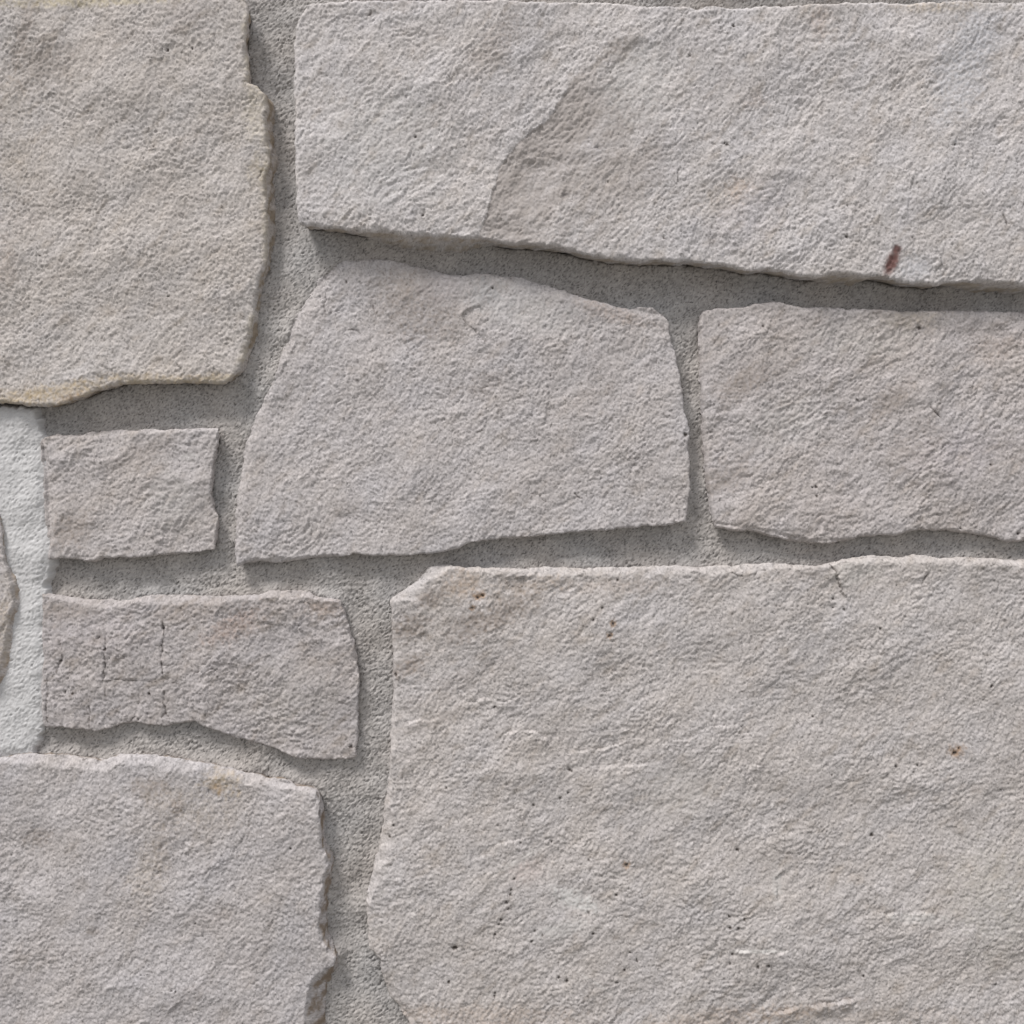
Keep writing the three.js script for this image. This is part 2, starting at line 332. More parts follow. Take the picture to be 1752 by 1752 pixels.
const wall = new THREE.Group();
wall.name = 'stone_wall';
wall.userData = { label: 'rough pale grey sandstone wall of irregular blocks with recessed grey mortar joints', category: 'wall', kind: 'thing' };
scene.add(wall);
const numbered = {};
function part(name, g, m, label) {
  const mesh = new THREE.Mesh(g, m); const k = numbered[name] = (numbered[name] ?? -1) + 1;
  mesh.name = k ? name + '_' + String(k).padStart(3, '0') : name;
  mesh.castShadow = mesh.receiveShadow = true;
  if (label) mesh.userData.label = label;
  wall.add(mesh); return mesh;
}
const core = new THREE.BoxGeometry((EDGE_R - EDGE_L) * M, CENTRE + EDGE_T * M, 0.26);
core.translate((EDGE_R + EDGE_L) / 2 * M, (CENTRE + EDGE_T * M) / 2, -0.13 - 0.030);
part('wall_core', core, new THREE.MeshStandardMaterial({ color: new THREE.Color().setRGB(0.3, 0.29, 0.27), roughness: 0.95 }));

// ---------------------------------------------------------------- the stones in view (outlines in mm)
const stones = [
{ label: 'big squarish warm pale block at the top left with a yellowish stained lower edge', seed: 11, facet: 0.6, undercut: -2.5, level: 8, tiltX: 0.004, colour: [0.431, 0.398, 0.377], grain: 1.0, long: 1.05, gs: 0.9, mottle: 0.9, relief: 1.0, terrace: 0.25, dir: 0.75, round: 4.5, bands: 0.7,
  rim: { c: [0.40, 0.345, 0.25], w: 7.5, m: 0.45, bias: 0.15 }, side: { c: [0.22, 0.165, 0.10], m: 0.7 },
  outline: [-599.1, 458.5, -507.4, 454.9, -415.7, 456.5, -339.3, 454.4, -278.2, 457.5, -243.5, 455.4, -234.3, 450.3, -232.3, 444.2, -229.8, 439.1, -229.2, 430.5, -230.3, 423.3, -231.8, 415.7, -231.8, 404.5, -229.8, 395.8, -229.2, 385.1, -229.2, 374.9, -224.7, 372.9, -219.6, 368.8, -215, 362.7, -213.5, 352, -214, 333.2, -212.9, 322.5, -211.4, 313.8, -211.4, 305.2, -213.5, 298, -215, 290.9, -214, 280.7, -214, 268.5, -214.5, 257.8, -213.5, 245.6, -214, 219.6, -217, 212.4, -219.6, 207.9, -221.1, 198.7, -223.1, 184.4, -225.2, 170.7, -227.2, 158.4, -230.3, 146.2, -233.3, 133.5, -237.9, 123.3, -244, 115.1, -249.1, 112.1, -261.3, 111.1, -275.1, 112.1, -303.1, 112.6, -320.4, 111.6, -334.7, 111.1, -348.5, 108.5, -362.7, 104.9, -371.4, 100.4, -380, 97.8, -388.7, 94.2, -397.4, 92.2, -408.1, 91.7, -420.3, 92.7, -432.5, 94.2, -446.3, 95.3, -497.2, 96.8, -553.3, 94.8, -599.1, 97.8, -602.2, 191.5, -598.1, 313.8, -601.6, 405.5],
  marks: [
    patch([-395.3, 103.9], 55, 9, 0.18, OCHRE, 0.50), patch([-386.2, 98.3], 16, 4, 0.3, RUST, 0.35), patch([-313.8, 116.2], 50, 5, 0, OCHRE, 0.32), patch([-262.9, 116.2], 25, 5, 0.1, OCHRE, 0.36), patch([-431, 101.9], 30, 7, 0, OCHRE, 0.27),
    patch([-369.9, 445.3], 95, 6, 0.03, [0.46, 0.40, 0.27], 0.6), patch([-425.9, 415.7], 8, 46, -0.3, BROWN, 0.56), patch([-408.1, 390.2], 32, 26, 0.5, BROWN, 0.45), patch([-283.2, 432], 24, 20, 0, PINK, 0.21), patch([-349.5, 405.5], 60, 18, 0.4, PINK, 0.11), patch([-436.1, 318.9], 20, 60, 0, OCHRE, 0.09),
    patch([-223.1, 349.5], 12, 30, 0, [0.47, 0.42, 0.33], 0.45), patch([-222.1, 298.5], 10, 14, 0, [0.36, 0.31, 0.23], 0.5), patch([-431, 257.8], 26, 22, 0.6, PINK, 0.14), patch([-440.2, 217], 10, 26, 0, [0.42, 0.33, 0.27], 0.25),
    step([-317.9, 302.1, -333.2, 296.5, -341.8, 290.9], 0.9, 9), step([-287.3, 326, -298.5, 325.5, -302.6, 320.9], 0.8, 7), step([-344.4, 231.3, -355.6, 229.2, -368.8, 225.2], 0.8, 7), step([-360.7, 342.9, -368.8, 340.3, -370.9, 334.2], 0.8, 7),
    groove([-403.5, 378, -399.4, 371.9, -395.3, 373.9], 0.9), groove([-288.3, 140.6, -293.4, 131.4, -289.4, 125.3, -287.3, 116.2], 1.0, 0.6), groove([-216, 301.1, -222.1, 290.9], 1.0, 1.2), groove([-374.9, 374.9, -371.9, 368.8, -376, 364.8], 0.6),
    pit([-299.6, 401.9], 1.4, 1.4), pit([-278.2, 403.5], 0.9), pit([-411.6, 223.1], 0.8), pit([-299.6, 187.5], 0.9), dent([-423.3, 400.4], 22, 40, -0.4, 1.4), dent([-293.4, 390.2], 40, 20, 0.7, 1.0)],
  sides: [{ p: [-212.9, 293.4], rx: 36, ry: 110, out: 10 }, { p: [-227.2, 161], rx: 30, ry: 70, out: 8 }] },
{ label: 'long pale block across the top right with a small dark red mark near its lower edge', seed: 23, undercut: -3, facet: 0.55, level: 18, tiltY: -0.004, colour: [0.458, 0.431, 0.423], grain: 1.05, long: 1.6, gs: 1, relief: 1.1, terrace: 0.35, dir: 0.85, round: 3.4, bands: 0.7,
  side: { c: [0.33, 0.27, 0.20], m: 0.6 },
  outline: [-181, 431.5, -177.4, 436.6, -172.4, 439.1, -158.8, 440.1, -129.1, 441.1, -68.6, 441.1, -8.1, 441.1, 26.2, 440.1, 78.1, 440.1, 95.3, 438.1, 112.9, 436.6, 139.1, 436.6, 164.8, 436.6, 191.1, 435.1, 199.6, 436.1, 242.5, 435.6, 260.1, 436.6, 285.8, 439.1, 320.1, 440.1, 354.9, 439.6, 384.1, 440.1, 415.4, 439.1, 441.6, 440.6, 491, 439.6, 546.5, 441.6, 561.6, 437.6, 563.6, 371, 559.6, 290.4, 562.6, 224.8, 556.5, 200.6, 516.2, 197.6, 475.9, 196.6, 441.6, 195.6, 429, 197.6, 408.3, 197.6, 384.1, 198.1, 374.1, 196.6, 363.5, 194.6, 353.4, 196.1, 339.3, 197.1, 332.2, 199.6, 323.6, 202.2, 311.5, 202.7, 299.4, 204.2, 289.4, 205.7, 275.2, 205.2, 263.7, 202.2, 253.1, 202.7, 242.5, 204.7, 230.4, 207.7, 220.3, 210.2, 213.2, 209.2, 204.7, 207.7, 194.6, 209.2, 184, 212.7, 173.4, 214.2, 164.8, 215.3, 152.7, 215.8, 139.1, 215.8, 112.9, 216.3, 90.2, 217.3, 72.6, 219.8, 55.5, 223.3, 43.4, 226.9, 31.3, 229.4, 17.6, 230.4, 0.5, 230.4, -8.1, 232.9, -25.7, 235.4, -42.8, 236.4, -58.5, 237.9, -72.1, 237.9, -92.8, 239, -108.4, 241.5, -120.5, 241.5, -137.6, 243, -155.3, 244.5, -172.4, 247, -183.5, 248, -185.5, 258.6, -186.5, 269.2, -187, 286.3, -187.5, 303.5, -187.5, 320.6, -188, 334.7, -187, 344.8, -188.5, 355.4, -189, 372.5, -188.5, 389.7, -188, 412.4, -186, 422.4],
  marks: [
    step([-28.2, 239, -22.2, 254.1, -16.6, 275.2, -9.1, 297.9, 7.1, 320.6, 29.7, 336.7, 42.3, 355.9, 54.9, 377.1], 0.8, 28), zone([-38.3, 219.8, -28.2, 239, -22.2, 254.1, -16.6, 275.2, -9.1, 297.9, 7.1, 320.6, 29.7, 336.7, 42.3, 355.9, 54.9, 377.1, 67.6, 398.8], 62, [0.318, 0.286, 0.267], 0.8), patch([90.2, 397.2], 22, 12, 0.7, BROWN, 0.67), patch([-13.1, 403.8], 34, 16, 0.8, BROWN, 0.45), patch([-68.6, 340.8], 40, 12, 0.7, BROWN, 0.22), patch([102.8, 290.4], 50, 30, 0.7, BROWN, 0.29), dent([27.2, 297.9], 46, 30, 0.9, 1.8),
    patch([196.6, 279.3], 13, 11, 0.3, RUST, 0.25), patch([183.5, 270.2], 26, 14, 0.6, OCHRE, 0.18), patch([208.7, 353.4], 14, 8, 0, RUST, 0.14), patch([265.2, 421.4], 10, 18, 0, [0.40, 0.31, 0.25], 0.35), patch([375.1, 435.6], 60, 6, 0, OCHRE, 0.27),
    patch([390.2, 386.2], 26, 62, -0.35, [0.50, 0.50, 0.525], 0.6), patch([344.8, 209.7], 18, 12, 0, [0.50, 0.50, 0.52], 0.5), patch([-108.9, 315.6], 60, 60, 0.6, [0.48, 0.475, 0.465], 0.3), patch([203.7, 260.1], 46, 30, 0.6, LILAC, 0.2), patch([107.9, 371], 34, 40, 0, [0.49, 0.485, 0.48], 0.35),
    patch([331.2, 225.8], 4.6, 4.8, -0.4, [0.10, 0.06, 0.056], 1.4, 0.3), patch([326.7, 214.8], 6.2, 13.5, -0.42, RED, 1.5, 0.3), dent([326.7, 214.8], 4, 12, -0.4, 0.7),
    dent([46.4, 273.2], 6, 4, 0.6, 1.8), patch([46.4, 273.2], 4.5, 3, 0.6, [0.12, 0.11, 0.11], 0.7), dent([73.6, 313.6], 4, 3, 0, 1.2), patch([73.6, 313.6], 3.5, 2.2, 0, [0.14, 0.13, 0.13], 0.6),
    pit([-83.2, 323.1], 1), pit([-76.6, 255.6], 1.1), pit([190.6, 418.9], 1.3), pit([178.5, 421.9], 0.8), pit([153.8, 393.7], 0.9), pit([185.5, 317.1], 1.3), pit([183.5, 318.6], 0.9), pit([381.6, 316.6], 1.2), pit([287.9, 236.9], 1.4), pit([288.4, 263.7], 0.9), pit([130.6, 235.9], 1), pit([82.7, 284.3], 1.1),
    groove([424.5, 257.1, 426.5, 253.1, 426, 249], 1.8, 0.9), groove([-185.5, 349.9, -178.5, 349.9, -172.4, 342.8, -166.4, 345.3, -156.3, 342.8, -144.2, 345.8, -139.1, 351.9], 0.8), groove([144.7, 297.9, 142.2, 282.8], 1.0), groove([-123, 438.6, -121, 430.5, -127, 426.5], 1.4), groove([343.8, 300.5, 342.8, 287.9], 0.7, 1.2), groove([410.4, 424, 405.3, 396.2], 0.8, 1.5), groove([-108.9, 396.2, -102.8, 400.3], 0.8),
    step([339.8, 242.5, 343.8, 290.4, 329.7, 297.9], 0.8, 8), step([228.9, 386.2, 231.9, 411.4, 228.9, 421.4], 0.8, 6), step([362.5, 204.7, 370, 214.8, 367.5, 222.3, 364, 219.8], 0.9, 5), dent([-104.9, 435.6], 22, 9, 0.1, 1.4), patch([-98.8, 436.6], 26, 9, 0.1, BROWN, 0.35), step([24.7, 439.6, 18.1, 427.5], 1.2, 8), dent([415.4, 366], 24, 80, -0.25, 1.4), dent([259.1, 290.4], 60, 40, 0.6, 1.5),
    bevel([-187, 426.5, -188, 340.8, -187, 249], 1.2, 4)],
  sides: [{ p: [-73.6, 239], rx: 66, ry: 22, out: 11 }, { p: [289.4, 205.7], rx: 26, ry: 14, out: 7 }, { p: [425.5, 197.6], rx: 50, ry: 14, out: 6 }] },
{ label: 'broad block in the middle, its upper left corner merging into the mortar', seed: 37, facet: 0.55, level: 2, tiltX: 0.006, tiltY: -0.018, colour: [0.412, 0.385, 0.379], grain: 1.0, long: 1.25, gs: 0.95, mottle: 0.7, relief: 1.0, terrace: 0.3, dir: 0.8, round: 2.0, bands: 0.5,
  outline: [-151.4, 221.7, -135.5, 221.7, -114.4, 222.7, -98.5, 220.7, -86.2, 216, -75.4, 214.5, -65.2, 211.9, -54.4, 209.4, -42.1, 208.3, -33.4, 209.4, -23.1, 209.9, -10.8, 208.3, 5.1, 206.3, 19.5, 202.2, 36.9, 197.6, 47.2, 194, 65.2, 187.8, 82.6, 183.7, 92.9, 180.1, 105.2, 178.6, 114.4, 180.1, 124.7, 179.1, 133.4, 172.4, 137.5, 166.8, 138, 156.5, 141.6, 144.2, 144.2, 131.9, 147.3, 119.6, 149.3, 107.3, 150.9, 93.4, 151.9, 82.6, 154.5, 73.9, 155, 65.2, 153.9, 56.4, 155.5, 47.2, 155.5, 33.4, 156.5, 19.5, 154.5, 10.8, 153.4, 0, 152.9, -8.7, 135.5, -10.8, 110.8, -13.3, 82.6, -15.9, 65.2, -16.9, 42.1, -18.5, 19.5, -21.6, -7.2, -23.6, -36.9, -26.2, -44.1, -29.8, -58, -34.9, -77.5, -36.9, -100.1, -38, -121.1, -38.5, -135.5, -35.9, -152.9, -38.5, -174, -40.5, -200.1, -43.6, -219.6, -43.1, -228.9, -44.1, -240.7, -47.7, -242.7, -39, -242.7, -29.8, -242.7, -12.3, -241.7, 7.2, -239.1, 26.2, -236.6, 42.1, -234, 59.5, -229.4, 75.4, -224.8, 86.2, -218.1, 100.1, -210.9, 114.4, -205.8, 128.3, -202.2, 142.1, -197.6, 156.5, -193.5, 168.8, -186.3, 181.1, -179.1, 191.4, -174, 202.2, -166.8, 209.4, -160.1, 216],
  marks: [
    bevel([-244.3, -58.5, -242.7, -43.1, -242.7, -12.3, -236.6, 42.1, -224.8, 86.2, -202.2, 142.1, -182.7, 186.8, -151.4, 221.7, -114.4, 222.7, -74.9, 214.5, -10.8, 208.3, 47.2, 194, 94.4, 180.1, 133.4, 172.4, 145.7, 169.9], 2.1, 9), bevel([-242.2, -47.2, -223.7, -43.1, -193, -43.1, -151.9, -38], 2.5, 4.5),
    step([-8.2, 190.4, -39, 177.6, -44.1, 172.4, -40.5, 166.3, -34.9, 161.1, -31.3, 157.5, -30.8, 152.9, -19.5, 148.3, -13.3, 146.8], -1.2, 15), groove([-42.6, 169.3, -39.5, 165.2, -33.9, 160.6, -31.3, 157], 1.0, 0.6), groove([-30.3, 151.4, -19.5, 148.3], 1.6, 0.7), groove([-164.2, 190.4, -164.7, 181.7, -163.7, 172.4], 1.0, 0.6), groove([-122.1, 185.3, -121.6, 177.6], 1.5, 0.7), groove([-143.2, 160.6, -136, 159.6, -132.4, 156.5], 1.6, 0.7), groove([-162.2, 151.9, -172.4, 149.3, -182.7, 146.8], 0.7), groove([14.9, 17.4, 22.6, 15.4, 29.8, 8.2], 1.3, 0.6), groove([55.4, 16.9, 58.5, 13.9, 63.6, 11.3], 1.3, 0.6), groove([-28.7, 108.8, -21, 110.8, -15.4, 109.8], 1.0), groove([-31.8, 69.8, -25.7, 70.8], 1.0), groove([-162.2, 94.4, -141.6, 99.6, -121.1, 102.6, -90.3, 106.7], 0.7, 0.8), groove([103.7, 172.4, 103.1, 154.5], 0.8), groove([104.7, 39, 103.7, 26.7], 0.6),
    step([27.7, 72.4, 31.8, 95.4, 29.8, 121.1], 0.45, 7), step([-241.7, 90.3, -203.2, 121.1, -182.7, 162.2], 0.6, 8),
    patch([-82.6, 182.7], 50, 36, -0.5, BROWN, 0.58), patch([-59.5, 198.1], 22, 18, 0, [0.36, 0.33, 0.33], 0.5), patch([86.7, 175], 40, 8, -0.3, [0.38, 0.30, 0.25], 0.4), patch([-23.6, 190.4], 20, 14, 0, [0.38, 0.375, 0.385], 0.6), patch([12.3, 177.6], 60, 22, -0.3, [0.46, 0.45, 0.44], 0.4), patch([68.8, 141.6], 60, 40, -0.5, PINK, 0.08), patch([-23.6, 113.4], 24, 10, 0.4, BROWN, 0.32), patch([63.6, 95.4], 30, 14, 0.4, BROWN, 0.22),  // the first ones: darker brownish and grey patches below the upper edge
    pit([151.9, 67.7], 1.6), pit([-145.7, 202.2], 1.2), pit([-17.4, 196.5], 1.1), pit([33.9, 119.1], 0.9), pit([-178.6, 99], 0.9, 1.2), dent([-121.1, 177.6], 46, 40, 0.5, 1.6), dent([-193, 95.4], 40, 18, 0.8, 1.4)] },
{ label: 'pinkish grey block at the right edge between the long top block and the largest slab', seed: 41, facet: 0.7, level: 2.5, tiltY: -0.012, colour: [0.398, 0.367, 0.357], grain: 1.2, long: 1.45, gs: 1.1, mottle: 0.9, relief: 1.0, terrace: 0.3, dir: 0.7, round: 4.2, bands: 0.9,
  outline: [164.4, 165.9, 164.9, 172.1, 167.5, 177.2, 184.9, 179.2, 199.2, 179.2, 211.5, 182.3, 228.9, 184.9, 242.7, 182.3, 257.1, 179.7, 274.5, 180.3, 291.9, 179.2, 307.8, 178.2, 325.2, 177.7, 343.1, 176.7, 369.2, 176.7, 395.9, 176.2, 422, 176.7, 448.6, 175.7, 498.8, 177.2, 560.2, 175.1, 567.9, 161.8, 564.3, 90.1, 567.4, 13.3, 561.3, -20, 524.4, -25.1, 478.3, -27.7, 448.6, -26.1, 435.8, -25.6, 422, -23, 404.6, -18.9, 386.6, -16.9, 369.2, -15.9, 355.4, -15.9, 344.6, -19.5, 333.9, -21, 322.1, -20.5, 309.8, -21.5, 295.5, -25.1, 278.1, -27.1, 260.7, -27.1, 242.7, -25.6, 228.9, -22.5, 218.7, -19.5, 206.4, -16.4, 190.5, -15.9, 179.2, -13.3, 176.2, -9.2, 173.6, 3.1, 172.1, 20.5, 170, 34.8, 168.5, 52.2, 167.5, 69.6, 166.9, 87.6, 166.4, 105, 165.4, 122.4, 164.9, 139.8, 164.4, 157.7],
  marks: [
    patch([197.7, 110.6], 28, 14, 0.4, BROWN, 0.54), patch([222.3, 120.9], 20, 12, 0.3, BROWN, 0.32), patch([332.4, 97.8], 28, 13, 0.7, BROWN, 0.54), patch([416.9, 156.7], 44, 20, -0.1, PINK, 0.24), patch([422, 141.3], 30, 14, 0.2, RUST, 0.09), patch([186.4, 31.2], 30, 16, 0.5, BROWN, 0.48), patch([355.4, 59.4], 34, 20, 0.5, BROWN, 0.38), patch([350.3, 169.5], 30, 10, 0, [0.40, 0.34, 0.26], 0.35), patch([242.7, 79.9], 40, 24, 0.4, [0.46, 0.445, 0.43], 0.35), patch([304.2, 151.6], 50, 20, 0, [0.45, 0.43, 0.405], 0.35), patch([391.2, 49.2], 50, 24, 0.3, LILAC, 0.25), patch([288.8, 3.1], 60, 20, 0.1, PINK, 0.11),
    groove([365.6, 92.2, 370.8, 87.1, 374.3, 84.5], 2.0, 0.7), groove([306.2, 95.3, 308.3, 98.3, 311.4, 99.3], 1.7, 0.7), groove([262.7, 75.3, 265.3, 78.9, 267.3, 80.4], 1.5, 0.6), groove([267.3, 105.5, 274.5, 105], 1.0, 0.6), groove([205.9, 79.9, 208.4, 77.8], 1.0, 0.6), groove([301.6, 99.3, 306.2, 96.3], 1.0), groove([171, 69.1, 174.1, 70.7], 1.2, 0.8), groove([422, -2, 442.5, -1], 0.6), groove([370.8, 59.4, 376.9, 63.5], 0.8),
    pit([356.4, 161.3], 1.9), pit([219.7, 162.3], 1.3), pit([266.3, 22], 1.4, 1.6), pit([263.2, 21.5], 0.9), pit([266.8, 13.8], 1.0), pit([443, -18.9], 1.4), pit([418.9, 41.5], 1.1), pit([181.3, 163.9], 0.9), pit([392.8, -14.3], 1.0),
    bevel([164.9, 161.8, 165.9, 100.4, 170, 34.8, 175.1, -7.2], 3.0, 5), bevel([171, -9.2, 212, -14.3, 258.1, -25.6, 293.9, -24.6], 1.4, 4), step([350.3, 38.9, 370.8, 54.3, 391.2, 69.6], 0.9, 9), dent([381, 156.7], 60, 16, 0, 1.4), dent([196.6, 18.4], 30, 20, 0.5, 1.2)] },
{ label: 'smallest block in view, nearly square, beside the whitish mortar', seed: 53, level: 0, colour: [0.402, 0.372, 0.362], grain: 1.15, long: 1.3, gs: 1.1, mottle: 0.7, relief: 0.9, terrace: 0.3, dir: 0.6, round: 2.0, bands: 1,
  outline: [-414, 64.7, -409.4, 66.3, -400.7, 67.8, -390.4, 67.3, -379.6, 67.8, -372.4, 70.4, -355, 71.4, -336, 71.9, -320, 72.9, -305.7, 71.9, -283, 73.5, -258.4, 73.5, -257.4, 69.9, -258.9, 59.1, -261, 48.8, -263, 38, -262.5, 27.2, -264, 15.4, -262, 4.6, -258.4, -4.1, -258.4, -11.3, -260.4, -21.6, -261, -32.4, -274.3, -34.9, -299, -37, -323.1, -39, -344.7, -39.6, -358.6, -40.1, -365.8, -43.7, -372.4, -44.2, -383.2, -42.1, -393.5, -41.1, -406.8, -41.6, -408.9, -21.6, -411, -4.1, -412, 13.4, -413.5, 30.8, -415.1, 48.8],
  marks: [bevel([-408.9, -41.6, -406.8, -4.1, -409.9, 30.8, -413, 64.7], 4.5, 10), bevel([-406.8, 67.3, -378.1, 68.3, -337, 71.9, -258.4, 73.5], 2.2, 5), patch([-385.8, -14.9], 26, 16, 0.5, BROWN, 0.64), patch([-295.9, 8.2], 26, 26, 0, [0.45, 0.43, 0.41], 0.4), patch([-283, 48.3], 8, 4, 0, PALE, 0.4), patch([-326.7, 49.3], 40, 12, 0.4, BROWN, 0.32), dent([-389.4, -12.3], 22, 14, 0.6, 1.6), dent([-347.3, 39], 30, 20, 0.5, 0.9), groove([-261, 44.2, -263.5, 28.8, -262, 13.4], 0.8, 0.8)] },
{ label: 'grey brown block at the lower left crossed by thin dark cracks', seed: 61, level: -1, colour: [0.374, 0.345, 0.337], grain: 1.25, long: 1.1, gs: 1.15, mottle: 1.2, relief: 0.9, terrace: 0.3, dir: 0.6, round: 1.8, bands: 0.9,
  outline: [-413.4, -72, -408.3, -72, -397.5, -73.5, -383.6, -76.1, -362.5, -78.2, -337.8, -77.1, -323.5, -74, -292.1, -73.5, -256.6, -74.6, -229.3, -73.5, -208.8, -69.4, -190.8, -68.9, -177.4, -70.4, -172.8, -75.1, -161.5, -76.6, -151.2, -77.6, -146.6, -87.9, -143, -103.9, -138.8, -116.2, -136.3, -132.2, -134.2, -146, -134.7, -164, -135.2, -181.5, -136.3, -199, -136.8, -214.9, -141.9, -217.5, -161.5, -217.5, -179.5, -217.5, -194.9, -213.4, -209.3, -207.7, -223.2, -203.6, -239.1, -199, -255.1, -193.9, -271, -189.2, -279.7, -184.1, -292.1, -186.2, -306, -188.2, -320.4, -186.7, -335.8, -184.1, -345, -187.2, -355.3, -190.8, -366.1, -192.3, -374.9, -190.8, -392.4, -189.2, -411.4, -189.8, -414.5, -156.3, -413.4, -115.2],
  marks: [bevel([-411.4, -72, -383.6, -76.1, -362.5, -78.2, -337.8, -77.1, -323.5, -74, -256.6, -74.6, -208.8, -69.4, -172.8, -71.5, -151.2, -77.6], 3.6, 8),
    groove([-356.9, -109, -356.4, -119.3, -357.4, -124.4, -356.4, -129.6, -357.9, -138.3, -358.9, -147.6], 2.8, 0.85), groove([-358.9, -147.6, -347.6, -147.1, -334.8, -147.6, -315.7, -149.1, -310.6, -148.6], 1.0, 0.5), groove([-308, -95.6, -306.5, -102.8, -304.9, -110, -307.5, -117.2, -308.5, -128.6, -307, -140.9, -306, -149.1], 2.8, 0.85), groove([-304.9, -156.3, -306, -166.6, -304.4, -177.9], 2.4, 0.8), groove([-356.9, -151.2, -355.8, -161.5], 1.5, 0.6), groove([-396.5, -116.2, -396, -124.4, -397, -130.6, -400.6, -140.9], 2.5, 0.95), groove([-371.8, -169.2, -371.3, -179.5, -371.8, -189.8], 1.7, 0.6), groove([-409.3, -146, -408.3, -161.5, -409.8, -176.9, -406.2, -187.2], 1.3, 0.7), groove([-360, -120.3, -356.9, -121.4, -352.8, -118.3], 1.2), groove([-298.8, -150.2, -293.1, -151.2], 1.4, 0.6), groove([-278.7, -141.9, -274.6, -139.4], 1.8, 0.8), groove([-269.5, -140.9, -261.2, -137.3], 1.7, 0.7), groove([-252.5, -103.9, -248.9, -95.6], 1.3, 0.7), groove([-335.3, -183.1, -329.1, -177.9], 1.2, 0.7), groove([-308, -181, -304.4, -175.9, -301.3, -180], 1.6, 0.9), groove([-307.5, -134.7, -301.3, -135.8], 1.1), groove([-307.5, -117.2, -312.7, -118.3], 1.2),
    pit([-385.7, -159.4], 1.5), pit([-392.9, -158.4], 1), pit([-328.1, -182], 1), pit([-397, -130.6], 1.2), pit([-306.5, -102.8], 1.4), pit([-356.9, -120.3], 1.5), pit([-362.5, -110], 1.1), pit([-141.4, -206.2], 1.6), pit([-318.8, -159.9], 1.2),
    patch([-244.8, -100.8], 34, 12, 0.5, [0.34, 0.22, 0.16], 0.34), patch([-162.5, -84.3], 22, 8, 0, [0.36, 0.25, 0.17], 0.35), patch([-373.3, -104.9], 60, 26, 0, LILAC, 0.18), patch([-388.8, -86.9], 30, 8, 0, BROWN, 0.48), patch([-280.8, -86.9], 50, 10, 0.1, BROWN, 0.40), patch([-275.6, -158.9], 14, 14, 0, [0.45, 0.42, 0.42], 0.4), patch([-193.4, -166.6], 50, 40, 0, [0.41, 0.385, 0.365], 0.4),
    step([-183.1, -86.9, -188.2, -94.6, -187.2, -104.9, -181, -108], 0.8, 5), step([-399, -171.8, -403.2, -161.5, -399, -151.2], 0.7, 5), dent([-378.5, -177.9], 22, 10, 0, 0.8)] },
{ label: 'wide block at the bottom left with a ragged brown right side and a pale upper edge', seed: 73, facet: 0.6, level: 4, tiltX: 0.006, colour: [0.410, 0.383, 0.377], grain: 0.95, long: 1.1, gs: 0.95, mottle: 0.6, relief: 0.9, terrace: 0.2, dir: 0.85, round: 2.2, bands: 0.4,
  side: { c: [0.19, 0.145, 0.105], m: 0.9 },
  outline: [-617, -216.9, -524.9, -213.3, -478.8, -216.4, -448.1, -214.9, -430.7, -212.3, -413.3, -212.3, -395.4, -213.3, -378, -215.4, -360.7, -217.9, -349.9, -214.9, -334.1, -212.3, -321.8, -212.3, -299.3, -215.4, -276.2, -219, -258.9, -222.5, -241.5, -227.1, -220.5, -231.2, -199.5, -234.3, -188.8, -239.4, -171.4, -243.5, -167.8, -253.2, -166.8, -274.2, -166.3, -293.6, -161.7, -300.8, -160.6, -309.5, -164.2, -318.2, -166.3, -334.1, -167.8, -351.4, -169.3, -362.2, -166.3, -374.5, -160.6, -383.2, -154.5, -389.8, -155, -397, -160.6, -400.6, -169.8, -405.7, -176.5, -412.8, -179, -421.5, -180.1, -435.3, -181.1, -448.1, -183.1, -472.7, -180.1, -498.3, -184.7, -526.4, -197.5, -537.1, -269.1, -539.2, -371.4, -535.1, -478.8, -539.2, -614.4, -536.1, -619, -421.5, -615.9, -319.2],
  marks: [bevel([-478.8, -216.4, -430.7, -212.3, -378, -215.4, -360.7, -217.9, -334.1, -212.3, -276.2, -219, -220.5, -231.2, -171.4, -243.5], 4.2, 11),
    patch([-253.7, -236.3], 17, 13, -0.3, OCHRE, 0.45), patch([-257.8, -242.5], 7, 6, 0, RUST, 0.28), patch([-316.1, -241.5], 20, 12, 0.2, BROWN, 0.58), patch([-292.1, -255.8], 7, 9, 0.2, RUST, 0.15), patch([-317.7, -314.1], 18, 36, -0.25, OCHRE, 0.14), patch([-304.9, -288.5], 8, 30, -0.15, BROWN, 0.32), patch([-279.3, -257.8], 46, 22, -0.2, OCHRE, 0.13), patch([-414.9, -284.4], 15, 11, 0, BROWN, 0.54), patch([-366.3, -366.3], 8, 5, 0, BROWN, 0.48), patch([-260.9, -356.1], 20, 16, 0.3, PINK, 0.14), patch([-279.3, -421.5], 40, 8, 0.6, BROWN, 0.26), patch([-432.8, -411.3], 30, 10, 0, PINK, 0.14),
    groove([-444, -396, -432.8, -394.9, -417.4, -393.9, -397, -394.9, -379.1, -392.9], 0.75, 0.6), groove([-417.4, -288.5, -413.3, -281.4], 0.9), groove([-215.4, -438.4, -192.4, -440.5], 0.7), groove([-259.9, -246.6, -252.7, -249.6], 0.9), groove([-376.5, -216.9, -366.3, -215.9, -361.2, -219], 1.4, 0.7), groove([-166.8, -247.6, -167.8, -262.9, -165.2, -274.2], 1.0, 0.8),
    step([-302.3, -443, -296.7, -432.8, -288.5, -426.6], 0.9, 7), step([-299.8, -262.9, -302.8, -288.5, -309, -309], 0.8, 12), dent([-294.7, -293.6], 16, 44, -0.2, 1.3), pit([-276.8, -360.1], 0.9), pit([-193.4, -293.6], 1.0), pit([-262.9, -290.1], 0.9), pit([-293.6, -419], 0.9), pit([-297.2, -418], 0.8)],
